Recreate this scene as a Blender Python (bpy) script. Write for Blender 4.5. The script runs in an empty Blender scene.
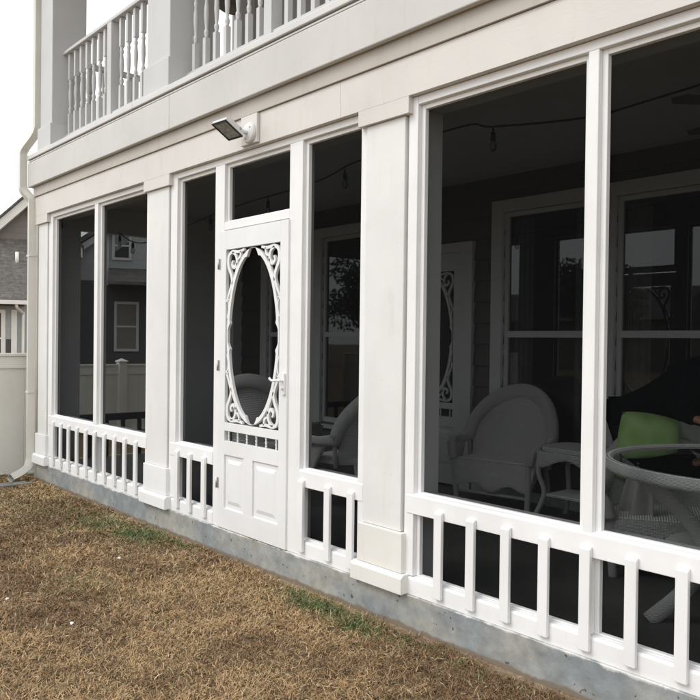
import bpy, bmesh, math, random
import numpy as np
from mathutils import Vector, Matrix
R = math.radians
random.seed(7); rng = np.random.default_rng(7)
SC = bpy.context.scene; COL = SC.collection

# ------------------------------------------------------------------ camera, sky, sun, exposure
cam = bpy.data.cameras.new('camera'); co = bpy.data.objects.new('camera', cam); COL.objects.link(co)
YAW, PITCH, ROLL = R(49.5255), R(-0.6064), R(0.6828)
fw = Vector((-math.sin(YAW)*math.cos(PITCH), math.cos(YAW)*math.cos(PITCH), math.sin(PITCH)))
rt0 = Vector((math.cos(YAW), math.sin(YAW), 0)); up0 = rt0.cross(fw)
rt = math.cos(ROLL)*rt0+math.sin(ROLL)*up0; up = -math.sin(ROLL)*rt0+math.cos(ROLL)*up0
CAM = Vector((0, -2.834, 1.468))
co.matrix_world = Matrix(((rt.x, up.x, -fw.x, CAM.x), (rt.y, up.y, -fw.y, CAM.y), (rt.z, up.z, -fw.z, CAM.z), (0, 0, 0, 1)))
cam.sensor_width = 36; cam.lens = 790/700*36; cam.clip_start = .05; cam.clip_end = 2000
SC.camera = co

SUN_EL, SUN_AZ = R(48), R(205)         # azimuth clockwise from +y
W = bpy.data.worlds.new('World'); SC.world = W; W.use_nodes = True
nt = W.node_tree; bg = nt.nodes['Background']
sky = nt.nodes.new('ShaderNodeTexSky'); sky.sky_type = 'NISHITA'; sky.sun_disc = False
sky.sun_elevation = SUN_EL; sky.sun_rotation = SUN_AZ; sky.dust_density = 4; sky.air_density = 1.5
hs = nt.nodes.new('ShaderNodeHueSaturation'); hs.inputs['Saturation'].default_value = .10
mx = nt.nodes.new('ShaderNodeMix'); mx.data_type = 'RGBA'; mx.inputs[0].default_value = .6
mx.inputs[7].default_value = (15.0, 15.2, 15.4, 1)      # cloud cover
nt.links.new(sky.outputs[0], hs.inputs['Color']); nt.links.new(hs.outputs[0], mx.inputs[6]); nt.links.new(mx.outputs[2], bg.inputs['Color'])
bg.inputs['Strength'].default_value = .12
sl = bpy.data.lights.new('sun', 'SUN'); sl.energy = .9; sl.angle = R(25); sl.color = (1, .965, .92)
so = bpy.data.objects.new('sun', sl); COL.objects.link(so)
sdir = Vector((math.sin(SUN_AZ)*math.cos(SUN_EL), math.cos(SUN_AZ)*math.cos(SUN_EL), math.sin(SUN_EL)))
so.rotation_euler = sdir.to_track_quat('Z', 'Y').to_euler(); so.location = (0, -10, 12)
vs = SC.view_settings; vs.view_transform = 'Standard'; vs.look = 'None'; vs.exposure = 0.17; vs.gamma = 1; vs.use_curve_mapping = False
SC.cycles.use_denoising = True; SC.cycles.transparent_max_bounces = 24; SC.cycles.max_bounces = 10; SC.cycles.diffuse_bounces = 5

# ------------------------------------------------------------------ materials
def ramp(n, stops):
    r = n.new('ShaderNodeValToRGB'); e = r.color_ramp.elements
    while len(e) > 1: e.remove(e[-1])
    e[0].position = stops[0][0]; e[0].color = (*stops[0][1], 1)
    for p, c in stops[1:]:
        k = e.new(p); k.color = (*c, 1)
    return r
def newmat(name):
    m = bpy.data.materials.new(name); m.use_nodes = True
    n = m.node_tree.nodes; l = m.node_tree.links
    return m, n, l, n['Principled BSDF']
def coords(n, l, scale=(1, 1, 1), kind='Object'):
    t = n.new('ShaderNodeTexCoord'); mp = n.new('ShaderNodeMapping'); mp.inputs['Scale'].default_value = scale
    if kind == 'World':
        g = n.new('ShaderNodeNewGeometry'); l.new(g.outputs['Position'], mp.inputs[0])
    else: l.new(t.outputs[kind], mp.inputs[0])
    return mp.outputs[0]
def noise(n, l, vec, scale, detail=4, rough=.55):
    x = n.new('ShaderNodeTexNoise'); x.inputs['Scale'].default_value = scale; x.inputs['Detail'].default_value = detail
    x.inputs['Roughness'].default_value = rough; l.new(vec, x.inputs['Vector']); return x.outputs['Fac']
def bump(n, l, h, b, strength=.3, dist=.01, prev=None):
    k = n.new('ShaderNodeBump'); k.inputs['Strength'].default_value = strength; k.inputs['Distance'].default_value = dist
    l.new(h, k.inputs['Height']); 
    if prev: l.new(prev, k.inputs['Normal'])
    l.new(k.outputs[0], b.inputs['Normal']); return k.outputs[0]
def mixc(n, l, fac, a, b, mode='MIX'):
    m = n.new('ShaderNodeMix'); m.data_type = 'RGBA'; m.blend_type = mode
    for s, v in ((0, fac), (6, a), (7, b)):
        if hasattr(v, 'is_output'): l.new(v, m.inputs[s])
        else: m.inputs[s].default_value = v if s == 0 else (*v, 1)
    return m.outputs[2]
def paint(name, col, dirt=.12, rough=.5, grain=(1, 8, 8), stain=(.42, .36, .27)):
    m, n, l, b = newmat(name)
    v = coords(n, l, kind='World')
    f = noise(n, l, v, 2.3, 5); r1 = ramp(n, [(.35, (0, 0, 0)), (.75, (1, 1, 1))]); l.new(f, r1.inputs[0])
    c0 = tuple(x*(1-.10) for x in col); c = mixc(n, l, r1.outputs[0], col, c0)
    f2 = noise(n, l, coords(n, l, (9, 9, 1.6), 'World'), 1.3, 6, .65); r2 = ramp(n, [(.56, (0, 0, 0)), (.80, (1, 1, 1))]); l.new(f2, r2.inputs[0])
    mm = n.new('ShaderNodeMath'); mm.operation = 'MULTIPLY'; mm.inputs[1].default_value = dirt; l.new(r2.outputs[0], mm.inputs[0])
    c = mixc(n, l, mm.outputs[0], c, tuple(x*y for x, y in zip(col, (.62, .56, .46))))
    f3 = noise(n, l, v, 55, 3, .6); r3 = ramp(n, [(.68, (0, 0, 0)), (.74, (1, 1, 1))]); l.new(f3, r3.inputs[0])
    m3 = n.new('ShaderNodeMath'); m3.operation = 'MULTIPLY'; m3.inputs[1].default_value = dirt*1.4; l.new(r3.outputs[0], m3.inputs[0])
    c = mixc(n, l, m3.outputs[0], c, tuple(x*.6 for x in col))
    l.new(c, b.inputs['Base Color']); b.inputs['Roughness'].default_value = rough
    g = noise(n, l, coords(n, l, grain, 'World'), 14, 5, .6); k = bump(n, l, g, b, .12, .004)
    bump(n, l, noise(n, l, v, 3, 2), b, .15, .02, k)
    return m
M = {}
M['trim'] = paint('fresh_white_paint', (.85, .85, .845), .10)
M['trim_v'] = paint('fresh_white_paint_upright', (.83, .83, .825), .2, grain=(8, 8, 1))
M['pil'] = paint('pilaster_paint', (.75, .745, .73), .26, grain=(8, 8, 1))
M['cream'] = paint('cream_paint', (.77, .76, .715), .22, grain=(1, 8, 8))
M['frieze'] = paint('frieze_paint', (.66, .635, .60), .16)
M['bed'] = paint('shaded_board_paint', (.48, .445, .395), .4)  # discoloured board paint, darkened further to stand in for shade below the fascia
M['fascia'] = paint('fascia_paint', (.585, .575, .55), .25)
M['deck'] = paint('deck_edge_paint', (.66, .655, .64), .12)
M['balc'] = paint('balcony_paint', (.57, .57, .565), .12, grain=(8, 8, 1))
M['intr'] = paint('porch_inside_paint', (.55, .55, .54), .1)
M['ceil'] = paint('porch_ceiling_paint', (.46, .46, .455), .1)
M['vinyl'] = paint('vinyl_white', (.80, .79, .73), .08, rough=.35)
M['spout'] = paint('downspout_enamel', (.70, .685, .62), .2, rough=.4)
M['doorw'] = paint('door_white', (.80, .805, .805), .05, rough=.4)

def flat(name, col, rough=.5, metal=0, var=.25, scale=8):
    m, n, l, b = newmat(name)
    f = noise(n, l, coords(n, l, kind='World'), scale, 5)
    c = mixc(n, l, f, tuple(x*(1-var) for x in col), tuple(min(1, x*(1+var)) for x in col))
    l.new(c, b.inputs['Base Color']); b.inputs['Roughness'].default_value = rough; b.inputs['Metallic'].default_value = metal
    bump(n, l, noise(n, l, coords(n, l, kind='World'), scale*7, 3), b, .1, .003)
    return m
M['dark'] = flat('dark_gap', (.02, .02, .02))
M['siding'] = flat('dark_taupe_siding', (.08, .071, .067), .6, scale=3)
M['upper_siding'] = flat('grey_siding', (.30, .29, .28), .6, scale=3)
M['floor'] = flat('porch_floor_paint', (.10, .095, .09), .5)
M['room'] = flat('room_wall', (.20, .19, .17), .8)
M['metal'] = flat('galvanised_steel', (.42, .44, .45), .35, .8)
M['hinge'] = flat('hinge_steel', (.45, .45, .44), .4, .7)
M['navy'] = flat('navy_canvas', (.0045, .0052, .008), .95, scale=20)
M['navy'].node_tree.nodes['Principled BSDF'].inputs['Specular IOR Level'].default_value = .08
M['wire'] = flat('black_cable', (.012, .012, .012), .5)
M['fan'] = flat('fan_wood', (.10, .085, .07), .45)
M['brownshade'] = flat('brown_reed_shade', (.16, .135, .115), .8)
M['grey_cloth'] = flat('grey_cloth', (.40, .40, .38), .9, scale=12)
M['soil'] = flat('bare_soil', (.24, .175, .115), .95, scale=40, var=.7)
M['bark'] = flat('bark', (.10, .08, .06), .9)
M['taupe'] = flat('neighbour_siding_taupe', (.175, .150, .135), .65, scale=2, var=.12)
M['grey_house'] = flat('neighbour_siding_grey', (.36, .37, .37), .65, scale=2, var=.12)
M['brick'] = flat('neighbour_lower_wall', (.085, .08, .08), .8, scale=3)
M['litter'] = flat('white_litter', (.8, .79, .74), .7)
M['floodw'] = paint('floodlight_white', (.74, .74, .73), .08, rough=.35)

def siding_bump(key, period):
    m = M[key]; n = m.node_tree.nodes; l = m.node_tree.links; b = n['Principled BSDF']
    g = n.new('ShaderNodeNewGeometry'); s = n.new('ShaderNodeSeparateXYZ'); l.new(g.outputs['Position'], s.inputs[0])
    d = n.new('ShaderNodeMath'); d.operation = 'DIVIDE'; d.inputs[1].default_value = period; l.new(s.outputs[2], d.inputs[0])
    f = n.new('ShaderNodeMath'); f.operation = 'FRACT'; l.new(d.outputs[0], f.inputs[0])
    inv = n.new('ShaderNodeMath'); inv.operation = 'SUBTRACT'; inv.inputs[0].default_value = 1; l.new(f.outputs[0], inv.inputs[1])
    bump(n, l, inv.outputs[0], b, .8, .02)
siding_bump('taupe', .2); siding_bump('grey_house', .2)

def screen_mat(name, lo):
    m = bpy.data.materials.new(name); m.use_nodes = True; n = m.node_tree.nodes; l = m.node_tree.links; n.clear()
    o = n.new('ShaderNodeOutputMaterial'); t = n.new('ShaderNodeBsdfTransparent'); d = n.new('ShaderNodeBsdfDiffuse'); k = n.new('ShaderNodeMixShader'); t.inputs[0].default_value = (.965, .99, 1, 1)
    d.inputs[0].default_value = (.0065, .007, .0072, 1)
    # open share of the weave with a faint unevenness
    v = coords(n, l, kind='World'); f = noise(n, l, v, 1.2, 3)
    mr = n.new('ShaderNodeMapRange'); mr.inputs[3].default_value = lo; mr.inputs[4].default_value = lo+.07; l.new(f, mr.inputs[0])
    l.new(mr.outputs[0], k.inputs[0]); l.new(t.outputs[0], k.inputs[1]); l.new(d.outputs[0], k.inputs[2]); l.new(k.outputs[0], o.inputs[0])
    return m
M['screen'] = screen_mat('insect_screen', .45); M['end_screen'] = screen_mat('end_insect_screen', .46)
def glass_mat(name, tint=.55, ior=1.9):
    m = bpy.data.materials.new(name); m.use_nodes = True; n = m.node_tree.nodes; l = m.node_tree.links; n.clear()
    o = n.new('ShaderNodeOutputMaterial'); t = n.new('ShaderNodeBsdfTransparent'); g = n.new('ShaderNodeBsdfGlossy'); k = n.new('ShaderNodeMixShader')
    f = n.new('ShaderNodeFresnel'); f.inputs[0].default_value = ior
    t.inputs[0].default_value = (tint, tint*1.02, tint, 1); g.inputs[0].default_value = (1, 1, 1, 1); g.inputs['Roughness'].default_value = .015
    nz = noise(n, l, coords(n, l, kind='World'), 1.5, 2); b = n.new('ShaderNodeBump'); b.inputs['Strength'].default_value = .02; b.inputs['Distance'].default_value = .02
    l.new(nz, b.inputs['Height']); l.new(b.outputs[0], g.inputs['Normal'])
    l.new(f.outputs[0], k.inputs[0]); l.new(t.outputs[0], k.inputs[1]); l.new(g.outputs[0], k.inputs[2]); l.new(k.outputs[0], o.inputs[0])
    return m
M['glass'] = glass_mat('window_glass', .6, 1.9)
M['table_glass'] = glass_mat('table_glass', .8, 1.5)

def concrete():
    m, n, l, b = newmat('painted_concrete')
    v = coords(n, l, kind='World')
    f = noise(n, l, coords(n, l, (.8, .8, 1.6), 'World'), 1.9, 6, .62); r = ramp(n, [(.40, (.385, .38, .35)), (.50, (.33, .34, .335)), (.60, (.255, .285, .305))]); l.new(f, r.inputs[0])
    f2 = noise(n, l, v, 11, 6, .7); r2 = ramp(n, [(.3, (.68, .66, .62)), (.7, (1.08, 1.08, 1.06))]); l.new(f2, r2.inputs[0])
    c = mixc(n, l, 1.0, r.outputs[0], r2.outputs[0], 'MULTIPLY')
    # small pits
    f3 = noise(n, l, v, 34, 2, .5); r3 = ramp(n, [(.705, (0, 0, 0)), (.73, (1, 1, 1))]); l.new(f3, r3.inputs[0]); c = mixc(n, l, r3.outputs[0], c, (.09, .075, .06))
    # paint splashed along the upper edge and soil stain along the foot, both with ragged outlines
    g = n.new('ShaderNodeNewGeometry'); s = n.new('ShaderNodeSeparateXYZ'); l.new(g.outputs['Position'], s.inputs[0])
    nz = noise(n, l, coords(n, l, (1, 1, .4), 'World'), 6, 6, .7)
    a = n.new('ShaderNodeMath'); a.operation = 'MULTIPLY_ADD'; a.inputs[1].default_value = .075; l.new(nz, a.inputs[0]); l.new(s.outputs[2], a.inputs[2])
    r4 = ramp(n, [(.219, (0, 0, 0)), (.230, (1, 1, 1))]); l.new(a.outputs[0], r4.inputs[0]); c = mixc(n, l, r4.outputs[0], c, (.66, .655, .63))
    sb = n.new('ShaderNodeMath'); sb.operation = 'MULTIPLY_ADD'; sb.inputs[1].default_value = -.06; l.new(nz, sb.inputs[0]); l.new(s.outputs[2], sb.inputs[2])
    r5 = ramp(n, [(0, (1, 1, 1)), (.012, (0, 0, 0))]); l.new(sb.outputs[0], r5.inputs[0]); c = mixc(n, l, r5.outputs[0], c, (.19, .155, .115))
    l.new(c, b.inputs['Base Color']); b.inputs['Roughness'].default_value = .8
    bump(n, l, noise(n, l, v, 40, 5, .65), b, .35, .006); return m
M['concrete'] = concrete()

def shingle():
    m, n, l, b = newmat('grey_shingles')
    t = coords(n, l, (1, 1, 1), 'World')
    sx = n.new('ShaderNodeSeparateXYZ'); l.new(t, sx.inputs[0]); cb = n.new('ShaderNodeCombineXYZ'); l.new(sx.outputs[1], cb.inputs[0]); l.new(sx.outputs[2], cb.inputs[1])
    br = n.new('ShaderNodeTexBrick'); br.inputs['Scale'].default_value = 3; br.inputs['Mortar Size'].default_value = .012
    br.inputs['Brick Width'].default_value = .8; br.inputs['Row Height'].default_value = .36; br.offset = .37
    br.inputs['Color1'].default_value = (.135, .125, .118, 1); br.inputs['Color2'].default_value = (.105, .098, .092, 1); br.inputs['Mortar'].default_value = (.07, .066, .062, 1)
    l.new(cb.outputs[0], br.inputs['Vector'])
    f = noise(n, l, t, 7, 5, .7); r = ramp(n, [(.3, (.6, .6, .6)), (.7, (1.3, 1.27, 1.22))]); l.new(f, r.inputs[0])
    c = mixc(n, l, 1.0, br.outputs['Color'], r.outputs[0], 'MULTIPLY'); l.new(c, b.inputs['Base Color']); b.inputs['Roughness'].default_value = .9
    bump(n, l, br.outputs['Fac'], b, .5, .01); return m
M['shingle'] = shingle()

def wicker(name, col, scale=42):
    m, n, l, b = newmat(name)
    v = coords(n, l, kind='Object')
    w1 = n.new('ShaderNodeTexWave'); w1.wave_type = 'BANDS'; w1.bands_direction = 'Z'; w1.inputs['Scale'].default_value = scale*.85; w1.inputs['Distortion'].default_value = .6; l.new(v, w1.inputs['Vector'])
    w2 = n.new('ShaderNodeTexWave'); w2.wave_type = 'BANDS'; w2.bands_direction = 'X'; w2.inputs['Scale'].default_value = scale*.55; w2.inputs['Distortion'].default_value = .6; l.new(v, w2.inputs['Vector'])
    k = n.new('ShaderNodeMath'); k.operation = 'MULTIPLY'; l.new(w1.outputs['Fac'], k.inputs[0]); l.new(w2.outputs['Fac'], k.inputs[1])
    a = n.new('ShaderNodeMath'); a.operation = 'ADD'; l.new(k.outputs[0], a.inputs[0]); l.new(w1.outputs['Fac'], a.inputs[1])
    r = ramp(n, [(.0, tuple(x*.70 for x in col)), (.9, col), (1, col)]); l.new(a.outputs[0], r.inputs[0])
    l.new(r.outputs[0], b.inputs['Base Color']); b.inputs['Roughness'].default_value = .55
    bump(n, l, a.outputs[0], b, .8, .008); return m
M['wicker'] = wicker('white_wicker', (.92, .92, .885))
M['wrap'] = wicker('wrapped_wicker', (.92, .92, .885), 70)
M['wicker_lattice'] = flat('pale_wicker_lattice', (.9, .9, .87), .5)

def green_cushion():
    m, n, l, b = newmat('green_leaf_print')
    v = coords(n, l, kind='Object'); vo = n.new('ShaderNodeTexVoronoi'); vo.inputs['Scale'].default_value = 9; l.new(v, vo.inputs['Vector'])
    f = noise(n, l, v, 6, 4)
    r = ramp(n, [(.0, (.22, .36, .10)), (.35, (.34, .50, .18)), (.7, (.46, .58, .30))]); l.new(vo.outputs['Distance'], r.inputs[0])
    c = mixc(n, l, f, r.outputs[0], (.26, .46, .12)); l.new(c, b.inputs['Base Color']); b.inputs['Roughness'].default_value = .85
    bump(n, l, f, b, .3, .02); return m
M['green'] = green_cushion()

def lawn_soil():
    m, n, l, b = newmat('lawn_thatch')
    v = coords(n, l, kind='World')
    f = noise(n, l, v, 26, 6, .75); r = ramp(n, [(.28, (.055, .036, .020)), (.5, (.19, .130, .068)), (.72, (.36, .27, .15))]); l.new(f, r.inputs[0])
    f2 = noise(n, l, v, 1.1, 4, .6); r2 = ramp(n, [(.35, (.75, .72, .70)), (.7, (1.15, 1.12, 1.05))]); l.new(f2, r2.inputs[0])
    c = mixc(n, l, 1.0, r.outputs[0], r2.outputs[0], 'MULTIPLY'); l.new(c, b.inputs['Base Color']); b.inputs['Roughness'].default_value = .95
    bump(n, l, f, b, .8, .03); return m
M['lawn'] = lawn_soil()
def attr_mat(name, rough=.6, trans=.25):
    m, n, l, b = newmat(name); a = n.new('ShaderNodeAttribute'); a.attribute_name = 'tone'
    f = noise(n, l, coords(n, l, kind='World'), 30, 2); c = mixc(n, l, f, (.85, .85, .85), (1.15, 1.15, 1.15)); c = mixc(n, l, 1.0, a.outputs['Color'], c, 'MULTIPLY')
    l.new(c, b.inputs['Base Color']); b.inputs['Roughness'].default_value = rough; return m
M['blade'] = attr_mat('grass_blade')
M['leaf'] = attr_mat('tree_leaf')
def lens():
    m, n, l, b = newmat('floodlight_lens'); v = coords(n, l, kind='World')
    ch = n.new('ShaderNodeTexVoronoi'); ch.inputs['Scale'].default_value = 34; l.new(v, ch.inputs['Vector'])
    r = ramp(n, [(0, (.42, .42, .40)), (.5, (.27, .27, .26)), (1, (.16, .16, .155))]); l.new(ch.outputs['Distance'], r.inputs[0])
    l.new(r.outputs[0], b.inputs['Base Color']); b.inputs['Roughness'].default_value = .15; return m
M['lens'] = lens()

# ------------------------------------------------------------------ mesh helpers
def tag(o, label=None, cat=None, group=None, kind=None):
    for k, v in (('label', label), ('category', cat), ('group', group), ('kind', kind)):
        if v: o[k] = v
    return o
class MB:
    def __init__(s): s.v = []; s.f = []; s.sm = []
    def add(s, vs, fs, smooth=False):
        b = len(s.v); s.v += [tuple(p) for p in vs]; s.f += [tuple(b+i for i in f) for f in fs]; s.sm += [smooth]*len(fs); return s
    def box(s, x0, x1, y0, y1, z0, z1):
        return s.add([(x0, y0, z0), (x1, y0, z0), (x1, y1, z0), (x0, y1, z0), (x0, y0, z1), (x1, y0, z1), (x1, y1, z1), (x0, y1, z1)],
                     [(3, 2, 1, 0), (4, 5, 6, 7), (0, 1, 5, 4), (1, 2, 6, 5), (2, 3, 7, 6), (3, 0, 4, 7)])
    def prism(s, poly, axis, a0, a1):
        n = len(poly)
        def P(p, a): return (a, p[0], p[1]) if axis == 'x' else (p[0], a, p[1]) if axis == 'y' else (p[0], p[1], a)
        vs = [P(p, a0) for p in poly]+[P(p, a1) for p in poly]
        return s.add(vs, [tuple(range(n)), tuple(range(2*n-1, n-1, -1))]+[(i, i+n, (i+1) % n+n, (i+1) % n) for i in range(n)])
    def tube(s, pts, r, seg=10, cap=True, sq=False):
        pts = [Vector(p) for p in pts]; n = len(pts); rs = r if isinstance(r, (list, tuple)) else [r]*n
        vs = []; prev = None
        for i, p in enumerate(pts):
            t = (pts[min(i+1, n-1)]-pts[max(i-1, 0)]).normalized()
            if prev is None: a = t.orthogonal().normalized() if not sq else (Vector((1, 0, 0))-t*t.x).normalized()
            else: a = (prev-t*prev.dot(t)).normalized()
            prev = a; b = t.cross(a)
            for k in range(seg):
                th = 2*math.pi*(k+(.5 if sq else 0))/seg; vs.append(p+(a*math.cos(th)+b*math.sin(th))*rs[i])
        fs = [(i*seg+k, i*seg+(k+1) % seg, (i+1)*seg+(k+1) % seg, (i+1)*seg+k) for i in range(n-1) for k in range(seg)]
        if cap: fs += [tuple(range(seg-1, -1, -1)), tuple((n-1)*seg+k for k in range(seg))]
        return s.add(vs, fs, not sq)
    def lathe(s, prof, c=(0, 0, 0), seg=14):
        vs = [(c[0]+r*math.cos(2*math.pi*k/seg), c[1]+r*math.sin(2*math.pi*k/seg), c[2]+z) for r, z in prof for k in range(seg)]; n = len(prof)
        fs = [(i*seg+k, i*seg+(k+1) % seg, (i+1)*seg+(k+1) % seg, (i+1)*seg+k) for i in range(n-1) for k in range(seg)]
        fs += [tuple(range(seg-1, -1, -1)), tuple((n-1)*seg+k for k in range(seg))]
        return s.add(vs, fs, True)
    def grid(s, fn, nu, nv, smooth=True):
        vs = [fn(i/nu, j/nv) for j in range(nv+1) for i in range(nu+1)]
        return s.add(vs, [(j*(nu+1)+i, j*(nu+1)+i+1, (j+1)*(nu+1)+i+1, (j+1)*(nu+1)+i) for j in range(nv) for i in range(nu)], smooth)
    def ribbon(s, pts, w, y0, y1):
        """flat fretwork strip in the x-z plane, y0 front, y1 back"""
        n = len(pts); L = []; Q = []
        for i in range(n):
            a = pts[max(i-1, 0)]; b = pts[min(i+1, n-1)]; dx, dz = b[0]-a[0], b[1]-a[1]; d = math.hypot(dx, dz) or 1
            ww = (w[i] if isinstance(w, (list, tuple)) else w)/2; L.append((pts[i][0]-dz/d*ww, pts[i][1]+dx/d*ww)); Q.append((pts[i][0]+dz/d*ww, pts[i][1]-dx/d*ww))
        vs = [(p[0], y0, p[1]) for p in L+Q]+[(p[0], y1, p[1]) for p in L+Q]; m = 2*n; fs = []
        for i in range(n-1):
            fs += [(i, n+i, n+i+1, i+1), (m+i, m+i+1, m+n+i+1, m+n+i), (i, i+1, m+i+1, m+i), (n+i, m+n+i, m+n+i+1, n+i+1)]
        fs += [(0, m, m+n, n), (n-1, 2*n-1, m+2*n-1, m+n-1)]
        return s.add(vs, fs)
    def build(s, name, mat, parent=None, bevel=0, solid=0, seg=2, loc=None, fix=True):
        me = bpy.data.meshes.new(name); me.from_pydata(s.v, [], s.f); me.polygons.foreach_set('use_smooth', s.sm); me.update()
        if fix:
            b = bmesh.new(); b.from_mesh(me); bmesh.ops.recalc_face_normals(b, faces=b.faces); b.to_mesh(me); b.free()
        me.materials.append(mat); o = bpy.data.objects.new(name, me); COL.objects.link(o)
        if parent: o.parent = parent
        if loc: o.location = loc
        if solid:
            m = o.modifiers.new('thick', 'SOLIDIFY'); m.thickness = solid; m.offset = 0
        if bevel:
            m = o.modifiers.new('bevel', 'BEVEL'); m.width = bevel; m.segments = seg; m.limit_method = 'ANGLE'; m.angle_limit = R(40); m.harden_normals = False
        return o
def empty(name, loc=(0, 0, 0), rz=0):
    o = bpy.data.objects.new(name, None); COL.objects.link(o); o.location = loc; o.rotation_euler.z = rz; o.empty_display_size = .2; return o
def child_copy(o, parent, loc):
    c = o.copy(); COL.objects.link(c); c.parent = parent; c.location = loc; return c
def copy_tree(o, parent=None):
    c = o.copy(); COL.objects.link(c)
    if parent: c.parent = parent
    for ch in list(o.children): copy_tree(ch, c)
    return c
def smooth_path(pts, n=8):
    P = [Vector(p) for p in pts]; out = []
    for i in range(len(P)-1):
        a, b, c, d = P[max(i-1, 0)], P[i], P[i+1], P[min(i+2, len(P)-1)]
        for k in range(n):
            t = k/n; out.append(.5*((2*b)+(c-a)*t+(2*a-5*b+4*c-d)*t*t+(3*b-a-3*c+d)*t**3))
    out.append(P[-1]); return out

# ------------------------------------------------------------------ ground
g = MB(); NX = 60
g.add([(-300, -300, 0), (300, -300, 0), (300, 300, 0), (-300, 300, 0)], [(0, 1, 2, 3)])
tag(g.build('ground', M['lawn']), kind='structure')
sp = MB()
pts = [(-8.6+.12*i, -.052-.012*math.sin(i*1.7)-.02*random.random()) for i in range(100)]
sp.add([(x, -.0, .012) for x, _ in pts]+[(x, y, .004) for x, y in pts], [(i, i+1, 101+i, 100+i) for i in range(99)])
tag(sp.build('soil_strip', M['soil']), kind='structure')

# ------------------------------------------------------------------ house with screened porch
H = empty('house'); tag(H, 'white two storey house with a screened porch below a railed balcony', 'house')
XL, XR = -8.25, 2.6
FL = .20; BW = 2.4; CEIL = 2.86
MB().box(XL, XR, -.012, BW+.1, -.3, .1885).build('foundation', M['concrete'], H, .003)
MB().box(XL+.06, XR, .06, BW, .189, FL).build('porch_floor', M['floor'], H)
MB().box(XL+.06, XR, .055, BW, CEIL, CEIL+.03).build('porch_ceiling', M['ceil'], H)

# frieze boards, bed boards, fascia, deck edge (butt joints where the photograph shows them)
def boards(name, cuts, y0, y1, z0, z1, mat, bev=.0015):
    m = MB()
    for a, b in zip(cuts[:-1], cuts[1:]): m.box(a+.0007, b-.0007, y0, y1, z0, z1)
    return m.build(name, mat, H, bev)
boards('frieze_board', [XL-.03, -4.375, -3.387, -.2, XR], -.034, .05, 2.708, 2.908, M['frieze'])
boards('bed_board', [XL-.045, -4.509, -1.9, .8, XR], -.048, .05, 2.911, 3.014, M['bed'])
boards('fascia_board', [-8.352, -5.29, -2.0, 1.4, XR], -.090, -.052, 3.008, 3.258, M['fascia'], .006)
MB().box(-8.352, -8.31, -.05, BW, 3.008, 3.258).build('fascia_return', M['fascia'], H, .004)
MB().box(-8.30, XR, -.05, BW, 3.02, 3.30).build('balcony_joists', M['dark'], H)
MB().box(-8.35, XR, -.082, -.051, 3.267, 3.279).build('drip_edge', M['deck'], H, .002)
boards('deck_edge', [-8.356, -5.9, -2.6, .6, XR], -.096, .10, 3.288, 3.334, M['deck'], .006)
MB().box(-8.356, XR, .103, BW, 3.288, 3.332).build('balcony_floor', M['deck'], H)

def pilaster(x0, x1, plinth_mat, shaft='pil'):
    z0 = .19
    p = MB().box(x0, x1, -.012, .05, .497, 2.622).build('pilaster', M[shaft], H, .004)
    MB().box(x0-.045, x1+.045, -.034, .05, 2.624, 2.7078).build('capital', M['frieze'], p, .0008)
    b = MB(); b.box(x0-.018, x1+.028, -.030, .05, .290, .4955)
    b.prism([(-.052, z0), (.05, z0), (.05, .289), (-.033, .289), (-.052, .272)], 'x', x0-.05, x1+.05)
    b.build('plinth', plinth_mat, p, .004)
pilaster(-8.232, -7.985, M['trim_v'])
MB().box(-8.42, XL-.003, .02, .24, .0, 2.9).build('corner_board', M['bed'], H, .003)  # fills the slot behind the downspout; darker paint stands in for its shade
pilaster(-5.765, -5.43, M['trim_v'])
pilaster(-3.19, -2.895, M['cream'], 'cream' if False else 'pil')
pilaster(-.70, -.40, M['pil'])
pilaster(2.0, 2.3, M['pil'])

# structural frame behind the trim: posts, header, knee rail (all seen through the screens from outside)
fr = MB()
for a, b in ((-3.235, -2.83), (-.85, -.25), (1.85, 2.5)):
    fr.box(a, b, .063, .20, FL, 2.655)
for a, b in ((-8.24, -7.875), (-5.80, -5.322), (-1.835, -1.797), (-4.768, -4.662), (-3.89, -3.77), (-6.845, -6.78)): fr.box(a, b, .063, .088, FL, 2.655)
fr.box(-8.24, XR, .063, .20, 2.655, CEIL)
fr.build('porch_frame', M['intr'], H, .004)
for a, b in ((-7.83, -6.845), (-6.78, -5.80), (-5.28, -4.765), (-3.765, -3.235), (-2.83, -1.835), (-1.795, -.85), (-.25, 1.85)):
    MB().box(a, b, .068, .16, .61, .695).build('knee_rail', M['intr'], H, .003)

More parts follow.
